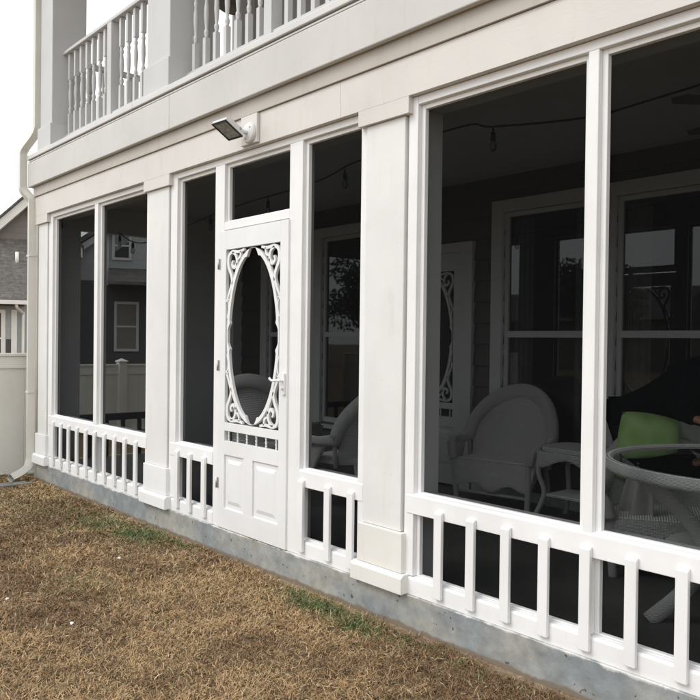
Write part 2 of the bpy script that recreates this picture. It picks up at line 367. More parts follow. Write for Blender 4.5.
def screen_bay(x0, x1, mulls, outer_l=.085, outer_r=.085, skip=None):
    """x0..x1 clear opening; trim around it; mulls = list of (a,b) upright members; skip = (a,b) doorway"""
    t = MB(); stops = []
    zt, zi = 2.664, 2.640
    t.box(x0-outer_l, x0, 0, .05, .285, 2.7065); t.box(x1, x1+outer_r, 0, .05, .285, 2.7065)
    t.box(x0, x1, .0015, .05, zt, 2.7065)
    edges = [x0]+[e for m in mulls for e in m]+[x1]
    for a, b in mulls: t.box(a, b, .001, .05, .19 if skip else .285, zt)
    for i in range(0, len(edges), 2):
        a, b = edges[i], edges[i+1]
        if skip and a >= skip[0]-.03 and b <= skip[1]+.03: continue
        st = MB(); stops.append(st); st.box(a, a+.026, .026, .052, .70, zt); st.box(b-.026, b, .026, .052, .70, zt); st.box(a+.026, b-.026, .026, .052, zi, zt); st.box(a+.026, b-.026, .03, .052, .70, .712)
        st.box(a, a+.022, .026, .052, .285, .60); st.box(b-.022, b, .026, .052, .285, .60); st.box(a+.022, b-.022, .026, .052, .285, .293)
    root = t.build('screen_bay', M['trim_v'], H, .004)
    for st in stops: st.build('screen_stop', M['trim_v'], root, .003)
    segs = [(x0-outer_l, x1+outer_r)] if not skip else [(x0-outer_l, mulls[0][0]), (mulls[-1][1], x1+outer_r)]
    for a, b in segs:
        A = a+.02 if abs(a-(x0-outer_l)) < 1e-6 else a; B = b-.004 if abs(b-(x1+outer_r)) < 1e-6 else b
        MB().prism([(-.004, .602), (.05, .602), (.05, .708), (.004, .703), (-.004, .692)], 'x', A, B).build('sill_rail', M['trim'], root, .003)
        MB().prism([(-.0025, .189), (.05, .189), (.05, .288), (.005, .280), (-.0025, .272)], 'x', a, b).build('bottom_rail', M['trim'], root, .004)
    for i in range(0, len(edges), 2):
        a, b = edges[i], edges[i+1]
        if skip and a >= skip[0]-.03 and b <= skip[1]+.03: continue
        MB().add([(a, .056, .70), (b, .056, .70), (b, .056, 2.66), (a, .056, 2.66)], [(0, 1, 2, 3)]).build('screen', M['screen'], root)
        MB().add([(a, .058, .28), (b, .058, .28), (b, .058, .605), (a, .058, .605)], [(0, 1, 2, 3)]).build('screen', M['screen'], root)
    return root
_bal = MB().prism([(-.024, .222), (-.0045, .222), (-.0045, .648), (-.013, .648), (-.024, .638)], 'x', -.025, .025)
_bal0 = None
def baluster(root, x):
    global _bal0
    if _bal0 is None:
        _bal0 = _bal.build('baluster', M['trim_v'], root, .003, loc=(x, 0, 0))
    else:
        child_copy(_bal0, root, (x, random.uniform(-.0015, .0015), random.uniform(-.003, .003)))

bay1 = screen_bay(-7.87, -5.815, [(-6.85, -6.775)], .105, .03)
for i in range(9): baluster(bay1, -7.585+i*.2035)
baluster(bay1, -7.79)
bay2 = screen_bay(-5.318, -3.245, [(-4.775, -4.655), (-3.905, -3.775)], .10, .05, (-4.69, -3.893))
for x in (-5.265, -5.075, -4.87, -3.735, -3.485, -3.285): baluster(bay2, x)
bay3 = screen_bay(-2.815, -.80, [(-1.842, -1.793)], .065, .08)
for i in range(10): baluster(bay3, -2.625+i*.2035)
bay4 = screen_bay(-.30, 1.90, [(.77, .82)])
for i in range(10): baluster(bay4, -.2+i*.22)
# transom over the door
tr = MB(); a, b = -4.655, -3.905
tr.box(a, b, .0015, .05, 2.215, 2.268)
for q in ((a, a+.022, 2.268, 2.664), (b-.022, b, 2.268, 2.664), (a+.022, b-.022, 2.64, 2.664), (a+.022, b-.022, 2.268, 2.28)): tr.box(q[0], q[1], .026, .052, q[2], q[3])
trn = tr.build('transom', M['trim'], H, .003)
MB().add([(a, .056, 2.26), (b, .056, 2.26), (b, .056, 2.66), (a, .056, 2.66)], [(0, 1, 2, 3)]).build('screen', M['screen'], trn)
MB().box(-4.69, -3.893, .004, .2, .189, .196).build('threshold', M['concrete'], H)

# ---- victorian screen door (built in local x 0..W, z 0..2.017)
def fretwork(w0, w1, z0, z1, y0, y1):
    """oval ring with corner scrolls filling the opening w0..w1, z0..z1"""
    m = MB(); cx, cz = (w0+w1)/2, (z0+z1)/2; hw, hh = (w1-w0)/2, (z1-z0)/2
    N = 160; inn = []; out = []
    for i in range(N):
        th = 2*math.pi*i/N; c, s_ = math.cos(th), math.sin(th)
        ai, bi = hw-.038, hh-.038
        x, z = ai*c, bi*s_
        # little ogee bumps at the four ends of the oval
        ztop = max(0, 1-abs(x)/.062) if abs(s_) > .9 else 0
        z += math.copysign(.030*min(1, ztop*2.2), s_) if ztop > 0 else 0
        if .062 <= abs(x) < .085 and abs(s_) > .9: z -= math.copysign(.008, s_)
        if abs(s_) < .2:
            zz = abs(z)
            if zz < .075: x += math.copysign(.016*min(1, (1-zz/.075)*2.5), c)
            elif zz < .098: x -= math.copysign(.008, c)
        ox = (hw-.012)*c; oz = (hh-.010)*s_
        inn.append((cx+x, cz+z)); out.append((cx+ox, cz+oz))
    vs = [(p[0], y0, p[1]) for p in inn+out]+[(p[0], y1, p[1]) for p in inn+out]; n2 = 2*N; fs = []
    for i in range(N):
        j = (i+1) % N; fs += [(i, j, N+j, N+i), (n2+i, n2+N+i, n2+N+j, n2+j), (i, n2+i, n2+j, j), (N+i, N+j, n2+N+j, n2+N+i)]
    m.add(vs, fs)
    for sx in (-1, 1):
        for sz in (-1, 1):
            ex, ez = cx+sx*hw, cz+sz*hh
            def T(p): return (ex-sx*p[0], ez-sz*p[1])
            def rib(pts, w):
                q = smooth_path([(a, b, 0) for a, b in pts], 6); q = [T((v.x, v.y)) for v in q]
                ww = [w*(.75+.5*math.sin(math.pi*k/(len(q)-1))) for k in range(len(q))]; m.ribbon(q, ww, y0+.001, y1-.001)
            rib([(.215, .012), (.15, .022), (.07, .018), (.026, .045), (.022, .11), (.055, .17), (.066, .22), (.04, .28), (.012, .33)], .020)
            rib([(.07, .022), (.112, .045), (.124, .092), (.095, .125), (.066, .105), (.078, .078)], .018)
            rib([(.124, .095), (.125, .135), (.095, .19), (.067, .235)], .016)
            rib([(.17, .02), (.165, .055), (.135, .075)], .014)
            rib([(.02, .34), (.030, .40), (.012, .46)], .010)
            rib([(.0, .345), (.03, .335)], .018)
    # spindles between oval and stile keep the fret tied to the frame
    return m
def screen_door(root, W, Ht, y0, mat, y1=None):
    y1 = y0+.03; s0, s1 = .083, W-.083
    f = MB(); f.box(0, s0, y0, y1, 0, Ht); f.box(s1, W, y0, y1, 0, Ht)
    for z0, z1 in ((1.882, Ht), (.662, .717), (.500, .594), (0, .138)): f.box(s0, s1, y0+.0003, y1, z0, z1)
    f.box(.318, .428, y0+.0003, y1, .138, .500)
    fo = f.build('screen_door', mat, root, .0012, seg=1)
    fw_ = fretwork(s0, s1, .717, 1.882, y0+.004, y0+.024); fw_.build('fretwork', mat, fo, .0015, seg=1)
    pn = MB()
    for a, b in ((s0, .318), (.428, s1)):
        z0, z1 = .138, .500; pn.box(a, b, y0+.012, y1-.004, z0, z1)
        i0 = .03; i1 = .055
        ring = [[(a+d, y, z0+d), (b-d, y, z0+d), (b-d, y, z1-d), (a+d, y, z1-d)] for d, y in ((.012, y0+.0115), (i0, y0+.0115), (i1, y0+.004))]
        vs = sum(ring, []); fs = []
        for r_ in range(2):
            for k in range(4): fs.append((r_*4+k, r_*4+(k+1) % 4, r_*4+4+(k+1) % 4, r_*4+4+k))
        fs.append((8, 9, 10, 11)); pn.add(vs, fs)
    pn.build('panel', mat, fo, .001, seg=1, fix=False)
    sp0 = MB().lathe([(.007, .0), (.008, .012), (.005, .022), (.009, .034), (.005, .046), (.008, .056), (.007, .068)], (0, 0, 0), 8).build('spindle', mat, fo, loc=(s0+.038, y0+.014, .594))
    for k in range(1, 6): child_copy(sp0, fo, (s0+.038+(s1-s0-.076)*k/5, y0+.014, .594))
    MB().add([(s0-.01, y1-.004, .58), (s1+.01, y1-.004, .58), (s1+.01, y1-.004, 1.89), (s0-.01, y1-.004, 1.89)], [(0, 1, 2, 3)]).build('screen', M['screen'], fo)
    return fo
dr = screen_door(H, .795, 2.012, 0, M['doorw']); dr.location = (-4.690, -.012, .195)
for z in (1.79, 1.10, .30):
    h = MB(); h.tube([(-.004, -.005, z-.036), (-.004, -.005, z+.036)], .0065, 10); h.box(.004, .018, -.003, .001, z-.036, z+.036); h.build('hinge', M['hinge'], dr)
hd = MB(); hd.box(.755, .785, -.014, 0, .945, 1.075); hd.tube(smooth_path([(.770, -.012, 1.03), (.768, -.038, 1.03), (.745, -.044, 1.032), (.71, -.043, 1.028), (.688, -.046, 1.033), (.678, -.049, 1.046)], 6), .0078, 10)
hd.tube([(.77, -.012, .985), (.77, -.028, .985)], .010, 10); hd.build('handle', M['doorw'], dr, .003)

# ---- house wall behind the porch: dark lap siding with openings
OPEN = [(-7.58, -6.80, .62, 2.56), (-6.57, -5.78, .62, 2.56), (-4.16, -3.34, .62, 2.55), (-3.13, -2.30, .62, 2.55), (-.9, 1.2, .62, 2.55)]
DOORX = (-5.41, -4.615)
sd = MB(); lap = .18; z = FL
xcuts = [XL+.05]+sorted(sum([[a, b] for a, b, _, _ in OPEN]+[[DOORX[0], DOORX[1]]], []))+[XR]
while z < CEIL:
    z1 = min(z+lap, CEIL)
    for a, b in zip(xcuts[:-1], xcuts[1:]):
        mid = (a+b)/2; op = [o for o in OPEN if o[0] < mid < o[1]]; zlo, zhi = (op[0][2], op[0][3]) if op else ((FL, 2.26) if DOORX[0] < mid < DOORX[1] else (9, 9))
        for za, zb in ((z, min(z1, zlo)), (max(z, zhi), z1)):
            if zb-za > .002:
                ya = BW-.022*(1-(za-z)/lap); yb = BW-.022*(1-(zb-z)/lap)
                sd.add([(a, ya, za), (b, ya, za), (b, yb, zb), (a, yb, zb), (a, BW+.1, za), (b, BW+.1, za), (b, BW+.1, zb), (a, BW+.1, zb)], [(0, 1, 2, 3), (7, 6, 5, 4), (4, 5, 1, 0), (3, 2, 6, 7), (0, 3, 7, 4), (1, 5, 6, 2)])
    z = z1
sd.build('siding_wall', M['siding'], H)
bb = MB()
for a, b in ((XL+.08, -5.545), (-4.465, XR)): bb.box(a, b, BW-.04, BW-.023, FL, .283)
bb.build('baseboard', M['intr'], H, .003)
def house_window(x0, x1, z0, z1, zm, tl=.12, tr_=.12):
    y = BW-.048; t = MB(); t.box(x0-tl, x0, y, BW+.02, z0-.02, z1+.10); t.box(x1, x1+tr_, y, BW+.02, z0-.02, z1+.10)
    t.box(x0, x1, y+.001, BW+.02, z1, z1+.10); t.box(x0-tl-.02, x1+tr_+.02, y-.02, BW+.02, z0-.06, z0-.02)
    w = t.build('window', M['intr'], H, .003)
    s = MB(); q = .038
    s.box(x0, x0+q, BW-.01, BW+.03, z0, z1); s.box(x1-q, x1, BW-.01, BW+.03, z0, z1); s.box(x0+q, x1-q, BW-.01, BW+.03, z1-q, z1); s.box(x0+q, x1-q, BW-.01, BW+.03, z0, z0+q*1.4); s.box(x0+q, x1-q, BW-.014, BW+.03, zm-.026, zm+.026)
    s.build('sash', M['intr'], w, .002)
    MB().add([(x0, BW+.012, z0), (x1, BW+.012, z0), (x1, BW+.012, z1), (x0, BW+.012, z1)], [(0, 1, 2, 3)]).build('pane', M['glass'], w)
house_window(-7.58, -6.80, .62, 2.56, 1.54, .12, .115); house_window(-6.57, -5.78, .62, 2.56, 1.54, .115, .12)
house_window(-4.16, -3.34, .62, 2.55, 1.545, .115, .105); house_window(-3.13, -2.30, .62, 2.55, 1.545, .105, .12); house_window(-.9, 1.2, .62, 2.55, 1.545)
dt = MB(); y = BW-.05
dt.box(DOORX[0]-.13, DOORX[0], y, BW+.02, FL, 2.345); dt.box(DOORX[1], DOORX[1]+.135, y, BW+.02, FL, 2.345); dt.box(DOORX[0], DOORX[1], y+.001, BW+.02, 2.262, 2.345)
dt.build('door_casing', M['intr'], H, .003)
d2 = screen_door(H, .795, 2.04, 0, M['intr']); d2.location = (DOORX[0], BW-.035, FL+.02)
MB().box(DOORX[0], DOORX[1], BW+.05, BW+.09, FL, 2.262).build('inner_door', M['room'], H)
# room behind the windows
rm = MB(); rm.box(XL+.1, XR, 6.9, 7.0, FL, CEIL); rm.box(XL+.05, XL+.1, BW+.12, 6.9, FL, CEIL); rm.box(XR-.02, XR+.05, BW+.12, 7.0, FL, CEIL); rm.box(XL+.1, XR, BW+.12, 6.9, FL-.05, FL+.01); rm.box(XL+.1, XR, BW+.1, 7.0, CEIL, CEIL+.05)
rm.build('inside_room', M['room'], H)
for x0, x1 in ((-4.15, -3.95), (-3.55, -3.35), (-3.12, -2.92), (-7.57, -7.4), (-6.0, -5.79)):
    MB().grid(lambda u, v, x0=x0, x1=x1: (x0+(x1-x0)*u, BW+.10+.018*math.sin(u*22), .7+1.8*v), 24, 1).build('curtain', M['grey_cloth'], H, fix=False)

# ---- left end of the porch: corner post, end screens, end rail
en = MB(); x0, x1 = XL+.005, XL+.10
en.box(x0, x1, .092, .395, FL, 2.6); en.box(x0, x1, 1.30, BW, FL, 2.6); en.box(x0, x1, .205, BW, 2.60, CEIL)
en.build('end_frame', M['intr'], H, .003)
er = MB(); er.box(x0+.02, x1-.02, .395, 1.30, .585, .66)
for k in range(5): er.box(x0+.03, x1-.03, .52+k*.19-.02, .52+k*.19+.02, FL, .585)
er.build('end_rail', M['brick'], H, .003)
MB().add([(XL-.0, .3, FL), (XL-.0, 1.35, FL), (XL-.0, 1.35, 2.65), (XL-.0, .3, 2.65)], [(0, 1, 2, 3)]).build('end_screen', M['end_screen'], H)

# ---- balcony
def column(x0, x1, y0, y1, z0=3.334, z1=5.9):
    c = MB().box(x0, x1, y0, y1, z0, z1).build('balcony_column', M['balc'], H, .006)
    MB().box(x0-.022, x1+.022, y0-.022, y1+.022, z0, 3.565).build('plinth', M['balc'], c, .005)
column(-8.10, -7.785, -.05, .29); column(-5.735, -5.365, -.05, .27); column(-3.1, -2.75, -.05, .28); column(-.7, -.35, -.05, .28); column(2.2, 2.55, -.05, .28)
column(-8.25, -8.02, 1.62, 1.945)
bal = MB(); q = .019
bal.box(-q, q, -q, q, 3.46, 3.665); bal.box(-q, q, -q, q, 4.0, 4.245)
bal.lathe([(.019, 0), (.012, .012), (.018, .03), (.0175, .05), (.0105, .065), (.0145, .10), (.019, .17), (.0175, .22), (.012, .268), (.0165, .285), (.0165, .30), (.011, .315), (.019, .335)], (0, 0, 3.665), 10)
bal_o = None
def railing(x0, x1, xs, newels, y=.10):
    global bal_o
    m = MB(); m.prism([(y-.045, 4.25), (y+.045, 4.25), (y+.045, 4.275), (y+.028, 4.295), (y-.028, 4.295), (y-.045, 4.275)], 'x', x0, x1); m.box(x0, x1, y-.03, y+.03, 3.42, 3.46)
    r = m.build('balcony_railing', M['balc'], H, .003)
    for n_ in newels: MB().box(n_-.043, n_+.043, y-.044, y+.044, 3.334, 4.2495).build('newel_post', M['balc'], r, .004)
    for x in xs:
        if bal_o is None: bal_o = bal.build('baluster', M['balc'], r, loc=(x, y, 0))
        else: child_copy(bal_o, r, (x, y, 0))
railing(-7.785, -5.735, [-7.70, -7.555, -7.41, -7.27, -7.13, -6.99, -6.86, -6.53, -6.395, -6.255, -6.115, -5.97, -5.83], [-6.70])
railing(-5.365, -3.1, [-5.245, -5.09, -4.948, -4.806, -4.665, -4.527, -4.393, -4.075, -3.94, -3.80, -3.66, -3.52, -3.38, -3.24], [-4.245])
railing(-2.75, -.7, [-2.61+.14*k for k in range(14)], [])
railing(-.35, 2.2, [-.2+.14*k for k in range(17)], [])
# side railing along the left end
m = MB(); m.box(-8.03, -7.95, .29, 1.72, 4.25, 4.295); m.box(-8.02, -7.96, .29, 1.72, 3.42, 3.46)
srail = m.build('balcony_railing', M['balc'], H, .003)
for k in range(9): child_copy(bal_o, srail, (-7.99, .42+.145*k, 0))
# upper wall, its windows, roof
uw = MB(); Y2 = BW
for a, b, z0, z1 in ((-7.95, -5.95, 3.334, 5.9), (-5.95, -3.0, 5.6, 5.9), (-3.0, -1.2, 3.334, 5.9), (-1.2, 1.0, 5.6, 5.9), (1.0, XR, 3.334, 5.9)): uw.box(a, b, Y2, Y2+.15, z0, z1)
uw.build('upper_wall', M['upper_siding'], H)
MB().box(-8.15, -7.952, 2.21, 2.5, 3.334, 5.9).build('corner_board', M['balc'], H, .004)
for a, b in ((-5.95, -3.0), (-1.2, 1.0)):
    f = MB()
    for q in ((a, a+.1), ((a+b)/2-.05, (a+b)/2+.05), (b-.1, b)): f.box(q[0], q[1], Y2-.02, Y2+.05, 3.334, 5.6)
    f.box(a+.1, b-.1, Y2-.018, Y2+.05, 5.5, 5.6)
    w = f.build('balcony_door', M['balc'], H, .004)
    MB().add([(a, Y2+.03, 3.334), (b, Y2+.03, 3.334), (b, Y2+.03, 5.6), (a, Y2+.03, 5.6)], [(0, 1, 2, 3)]).build('pane', M['glass'], w)
MB().box(-7.9, XR, 6.0, 6.1, 3.334, 5.9).build('upper_room', M['room'], H)
MB().box(-8.6, XR, -.45, 7.4, 5.9, 6.05).build('balcony_shade_roof', M['balc'], H)  # unseen roof slab, added above the balcony to shade columns and railing
rf = MB(); rf.prism([(-.5, 6.05), (7.5, 6.05), (3.5, 8.6)], 'x', -8.7, XR); rf.build('roof', M['shingle'], H)
br_ = MB(); br_.tube(smooth_path([(-8.09, 1.95, 5.50), (-8.09, 2.05, 5.41), (-8.09, 2.2, 5.40), (-8.09, 2.34, 5.50)], 5), .07, 12); br_.box(-8.12, -8.06, 1.95, 2.36, 5.45, 5.9)
br_.build('rolled_shade', M['brownshade'], H)

# ---- downspout
ds = MB(); path = [(-8.195, -.05, 5.9), (-8.195, -.05, 3.66), (-8.20, -.05, 3.60), (-8.24, -.065, 3.53), (-8.37, -.105, 3.43), (-8.412, -.115, 3.38), (-8.418, -.115, 3.32), (-8.418, -.115, 3.06), (-8.412, -.112, 3.0), (-8.385, -.09, 2.95), (-8.335, -.055, 2.885), (-8.327, -.05, 2.83),
      (-8.327, -.05, .30), (-8.325, -.055, .21), (-8.30, -.09, .135), (-8.24, -.19, .085), (-8.185, -.29, .06)]
pth = smooth_path(path[1:12], 4)+smooth_path(path[12:], 5); ds.tube([Vector(path[0])]+pth, .050, 4, False, True)
dso = ds.build('downspout', M['spout'], H, .008, solid=.003)
for zz in (2.3, .9): MB().box(-8.369, -8.285, -.091, -.004, zz, zz+.02).build('strap', M['spout'], dso, .002)

# ------------------------------------------------------------------ floodlight under the balcony
F = empty('floodlight', (-4.27, -.034, 2.72)); tag(F, 'white security floodlight tilted down on its block above the screen door', 'floodlight')
MB().box(-.10, .085, -.022, .0, .0, .186).build('mounting_block', M['frieze'], F, .003)
bs = MB(); bs.lathe([(.066, 0), (.066, .012), (.058, .022), (.03, .026), (.0, .027)], (0, 0, 0), 24)
kb = MB(); kb.lathe([(.010, -.016), (.012, -.012), (.012, .012), (.010, .016)], (0, 0, 0), 10); ko = kb.build('tilt_knob', M['hinge'], F); ko.location = (.0, -.098, .083); ko.rotation_euler = (0, R(90), 0)
b_ = bs.build('wall_plate', M['floodw'], F, .001); b_.location = (.012, -.022, .068); b_.rotation_euler = (R(90), 0, 0)
sc_ = MB()
for dx, dz in ((.03, .03), (-.02, -.035)): sc_.lathe([(.006, 0), (.006, .006), (.0, .007)], (dx, dz, .02), 8)
s_ = sc_.build('screw', M['hinge'], F); s_.location = b_.location; s_.rotation_euler = b_.rotation_euler
MB().tube(smooth_path([(.012, -.045, .068), (-.005, -.085, .075), (-.025, -.11, .085)], 5), [.014]*11, 10).build('arm', M['floodw'], F)
hd_ = MB(); hw_, hl, hd2 = .074, .078, .036
hd_.prism([(-hl, 0), (hl, 0), (hl, .018), (hl*.55, hd2), (-hl*.6, hd2), (-hl, .018)], 'x', -hw_, hw_)
for k in range(5): hd_.box(-.05+k*.025-.003, -.05+k*.025+.003, -.04, .038, hd2, hd2+.008)
ho = hd_.build('lamp_head', M['floodw'], F, .008, seg=3)
ln = MB(); ln.box(-hw_+.010, hw_-.010, -hl+.010, hl-.010, -.004, -.0005); lno = ln.build('lens', M['lens'], ho, .002)
rimm = MB()
for q in ((-hw_, hw_, -hl, -hl+.009), (-hw_, hw_, hl-.009, hl), (-hw_, -hw_+.009, -hl+.009, hl-.009), (hw_-.009, hw_, -hl+.009, hl-.009)): rimm.box(*q, -.008, 0)
rimm.build('lens_gasket', M['wire'], ho)
ho.location = (-.055, -.150, .078); ho.rotation_euler = (R(-30), 0, R(4))

# ------------------------------------------------------------------ string lights
S = empty('string_lights', (-8.0, .8, 2.45)); tag(S, 'black string of clear bulbs looped under the porch ceiling', 'string lights')
P0 = Vector((-8.0, .8, 2.45)); anchor = [(-8.15, .8, 2.62), (-7.49, .8, 2.45), (-6.0, .8, 2.60), (-4.71, .8, 2.655), (-4.20, .8, 2.735), (-3.25, .8, 2.785), (-2.99, .8, 2.735), (-2.37, .8, 2.66), (-1.96, .8, 2.674), (-.5, .8, 2.76), (1.5, .8, 2.7)]
MB().tube([Vector(p)-P0 for p in smooth_path(anchor, 8)], .006, 6).build('cable', M['wire'], S)
bg_ = MB(); bg_.lathe([(.004, 0), (.016, -.012), (.021, -.035), (.016, -.058), (.0, -.066)], (0, 0, 0), 12)
sk = MB(); sk.lathe([(.004, .075), (.006, .05), (.014, .045), (.016, .0), (.012, -.002)], (0, 0, 0), 10)
bulb0 = None
for x, z in ((-8.1, 2.60), (-7.78, 2.50), (-6.9, 2.52), (-6.2, 2.58), (-5.3, 2.62), (-4.337, 2.70), (-2.992, 2.73), (-1.6, 2.69), (-.6, 2.74), (.5, 2.74)):
    p = Vector((x, .8, z-.075))-P0
    if bulb0 is None:
        sk0 = sk.build('socket', M['wire'], S, loc=p); bulb0 = bg_.build('bulb', M['table_glass'], sk0)
    else:
        s2 = child_copy(sk0, S, p); child_copy(bulb0, s2, (0, 0, 0))

# ------------------------------------------------------------------ wicker furniture
def make_armchair(label):
    t = empty('wicker_armchair'); tag(t, label, 'armchair')
    # back: arched woven shell
    def back(u, v):
        x = -.335+.67*u; top = .50+.43*math.sqrt(max(0, 1-(x/.345)**2)); zz = .36+(top-.36)*v
        return (x*(1+.06*v), .20+.20*(zz-.36)-.30*(abs(x)/.34)**2.2*.55, zz)
    MB().grid(back, 24, 16).build('backrest', M['wicker'], t, solid=.02, fix=False)
    arch = []
    for k in range(25):
        th = math.pi*(k/24); x = .375*math.cos(th); zz = .56+.395*math.sin(th)
        arch.append((x, .20+.20*(zz-.36)-.165*(abs(x)/.36)**2.2, zz))
    front = smooth_path([(.375, .08, .56), (.40, -.05, .545), (.395, -.19, .54), (.36, -.275, .50), (.335, -.29, .40)], 5)
    left = [(-p.x, p.y, p.z) for p in front]
    rp = list(reversed([tuple(p) for p in front[1:]]))+arch+[tuple(p) for p in left[1:]]
    n = len(rp); rr = [.030+.034*math.sin(math.pi*min(1, max(0, (k-12)/(n-25)))) if 12 < k < n-12 else .036 for k in range(n)]
    MB().tube(rp, rr, 12).build('rolled_rim', M['wrap'], t)
    for s in (-1, 1):
        def side(u, v, s=s):      # flared front of the arm, narrowing to the leg
            yy = -.285+.27*u*(.15+.85*v); return (s*(.325+.075*v*(1-.2*u)), yy, .20+.33*v)
        MB().grid(side, 6, 8).build('arm_panel', M['wicker'], t, solid=.03, fix=False)
        MB().tube([(s*.36, .05, .34), (s*.37, .04, .56)], .018, 8).build('arm_post', M['wrap'], t)
    st_ = MB(); st_.prism([(-.32, -.28), (.32, -.28), (.325, .05), (.22, .22), (-.22, .22), (-.325, .05)], 'z', .355, .41); st_.build('seat', M['wicker'], t, .02, seg=3)
    def apron(u, v):
        x = -.315+.63*u; low = .20-.045*math.cos(u*4*math.pi)*.6-.02*math.sin(math.pi*u); return (x, -.292, low+(.395-low)*v)
    ap = MB().grid(apron, 30, 6).build('apron', M['wicker'], t, solid=.015, fix=False)
    def lattice(cx, cz, y, w, h):
        m_ = MB()
        for i in range(-2, 3):
            for j in range(-2, 3):
                if True:
                    px, pz = cx+(i-j)*w/8, cz+(i+j)*h/8
                    m_.add([(px-w/19, y, pz), (px, y-.004, pz-h/19), (px+w/19, y, pz), (px, y-.004, pz+h/19)], [(0, 1, 2, 3)])
        return m_
    lattice(0, .30, -.302, .17, .085).build('diamond', M['wicker_lattice'], ap, solid=.004)
    lattice(0, .70, .243, .15, .12).build('diamond', M['wicker_lattice'], t, solid=.004)
    for s in (-1, 1):
        MB().tube(smooth_path([(s*.325, -.28, .42), (s*.325, -.282, .22), (s*.318, -.278, .10), (s*.312, -.275, 0)], 4), .024, 10).build('leg', M['wrap'], t)
        MB().tube([(s*.27, .17, .38), (s*.28, .21, .18), (s*.275, .24, 0)], .022, 10).build('leg', M['wrap'], t)
    MB().tube([(-.31, -.26, .13), (.31, -.26, .13)], .012, 8).build('stretcher', M['wicker'], t)
    return t
A = make_armchair('wicker armchair seen face on beside the small drawer table'); A.location = (-3.89, 2.10, FL); A.rotation_euler.z = R(11); A.scale = (.95, .86, .93)
for nm, lab, loc, rz in (
    ('b', 'wicker armchair whose rounded back fills the oval of the screen door', (-5.80, 1.16, FL), R(205)),
    ('c', 'wicker armchair seen from the side through the narrow screen right of the door', (-4.62, 1.22, FL), R(-78)),
    ('d', 'wicker armchair with a green pillow behind the glass topped table', (-2.20, 1.46, FL), R(30))):
    o = copy_tree(A); o.location = loc; o.rotation_euler.z = rz; o['label'] = lab; o.scale = (1, 1, .80) if nm == 'd' else (1, 1, .97)
for o in list(COL.objects):
    if o.name.startswith('wicker_armchair'): o['group'] = 'wicker armchairs on the porch'

T = empty('side_table', (-3.16, 2.02, FL)); tag(T, 'small wicker side table with a drawer next to the armchair', 'side table')
tp = MB(); tp.prism([(.27*math.cos(a)*1.0, .20*math.sin(a)) if False else (max(-.25, min(.25, .30*math.cos(a))), max(-.19, min(.19, .24*math.sin(a)))) for a in [2*math.pi*k/24 for k in range(24)]], 'z', .51, .545)
tp.build('table_top', M['wicker'], T, .008)
apn = MB(); apn.grid(lambda u, v: (-.235+.47*u, -.185, .51-(.085+.035*math.cos(u*2*math.pi))*(1-v)), 20, 3); apn.grid(lambda u, v: (.235, -.185+.36*u, .51-(.085+.03*math.cos(u*2*math.pi))*(1-v)), 12, 3); apn.grid(lambda u, v: (-.235, -.185+.36*u, .51-(.085+.03*math.cos(u*2*math.pi))*(1-v)), 12, 3)
apn.build('apron', M['wicker'], T, solid=.012, fix=False)
kn = MB().lathe([(.006, 0), (.014, .008), (.012, .016), (0, .018)], (0, 0, 0), 10).build('knob', M['wire'], T, loc=(0, -.19, .45)); kn.rotation_euler = (R(90), 0, 0)
for sx in (-1, 1):
    for sy in (-1, 1): MB().tube(smooth_path([(sx*.225, sy*.17, .50), (sx*.235, sy*.18, .36), (sx*.205, sy*.15, .22), (sx*.23, sy*.175, .10), (sx*.275, sy*.215, 0)], 5), .018, 8).build('leg', M['wrap'], T)
MB().box(-.20, .20, -.15, .15, .185, .205).build('shelf', M['wicker'], T, .006)

G = empty('glass_table', (-1.50, .90, FL)); tag(G, 'round wicker table with a glass top and curved stout legs', 'table')
rim = MB(); rp = [(.66*math.cos(2*math.pi*k/48), .66*math.sin(2*math.pi*k/48), .715) for k in range(49)]; rim.tube(rp, .029, 12, False); rim.build('rim', M['wrap'], G)
MB().prism([(.645*math.cos(2*math.pi*k/48), .645*math.sin(2*math.pi*k/48)) for k in range(48)], 'z', .722, .730).build('glass_top', M['table_glass'], G)
for k in range(4):
    a = R(222-90*k); ca, sa = math.cos(a), math.sin(a)
    MB().tube([(r_*ca, r_*sa, zz) for r_, zz in [(p.x, p.z) for p in smooth_path([(.56, 0, .70), (.42, 0, .58), (.27, 0, .42), (.24, 0, .30), (.32, 0, .15), (.48, 0, .0)], 6)]], .036, 12).build('leg', M['wrap'], G)
MB().lathe([(.02, 0), (.40, 0), (.415, .02), (.40, .045), (.02, .045)], (0, 0, .30), 32).build('shelf', M['wicker'], G)

def skin(name, mat, parent, V, E, root=0, sub=2):
    bm = bmesh.new(); lay = bm.verts.layers.skin.verify(); vs = []
    for (p, r) in V:
        v = bm.verts.new(p); rx, ry = r if isinstance(r, tuple) else (r, r); v[lay].radius = (rx, ry); vs.append(v)
    vs[root][lay].use_root = True
    for a, b in E: bm.edges.new((vs[a], vs[b]))
    me = bpy.data.meshes.new(name); bm.to_mesh(me); bm.free(); me.materials.append(mat)
    o = bpy.data.objects.new(name, me); COL.objects.link(o); o.parent = parent
    k = o.modifiers.new('skin', 'SKIN'); k.use_smooth_shade = True; k.branch_smoothing = .6
    u = o.modifiers.new('sub', 'SUBSURF'); u.levels = sub; u.render_levels = sub
    return o
PB = Vector((-2.78, 2.0, FL))
PE = empty('person', PB+Vector((.09, .0, 0))); tag(PE, 'person in a dark navy sweatshirt bending over the armchair behind the glass table', 'person')
def W_(x, y, z): return tuple(Vector((x, y, z))-PB)
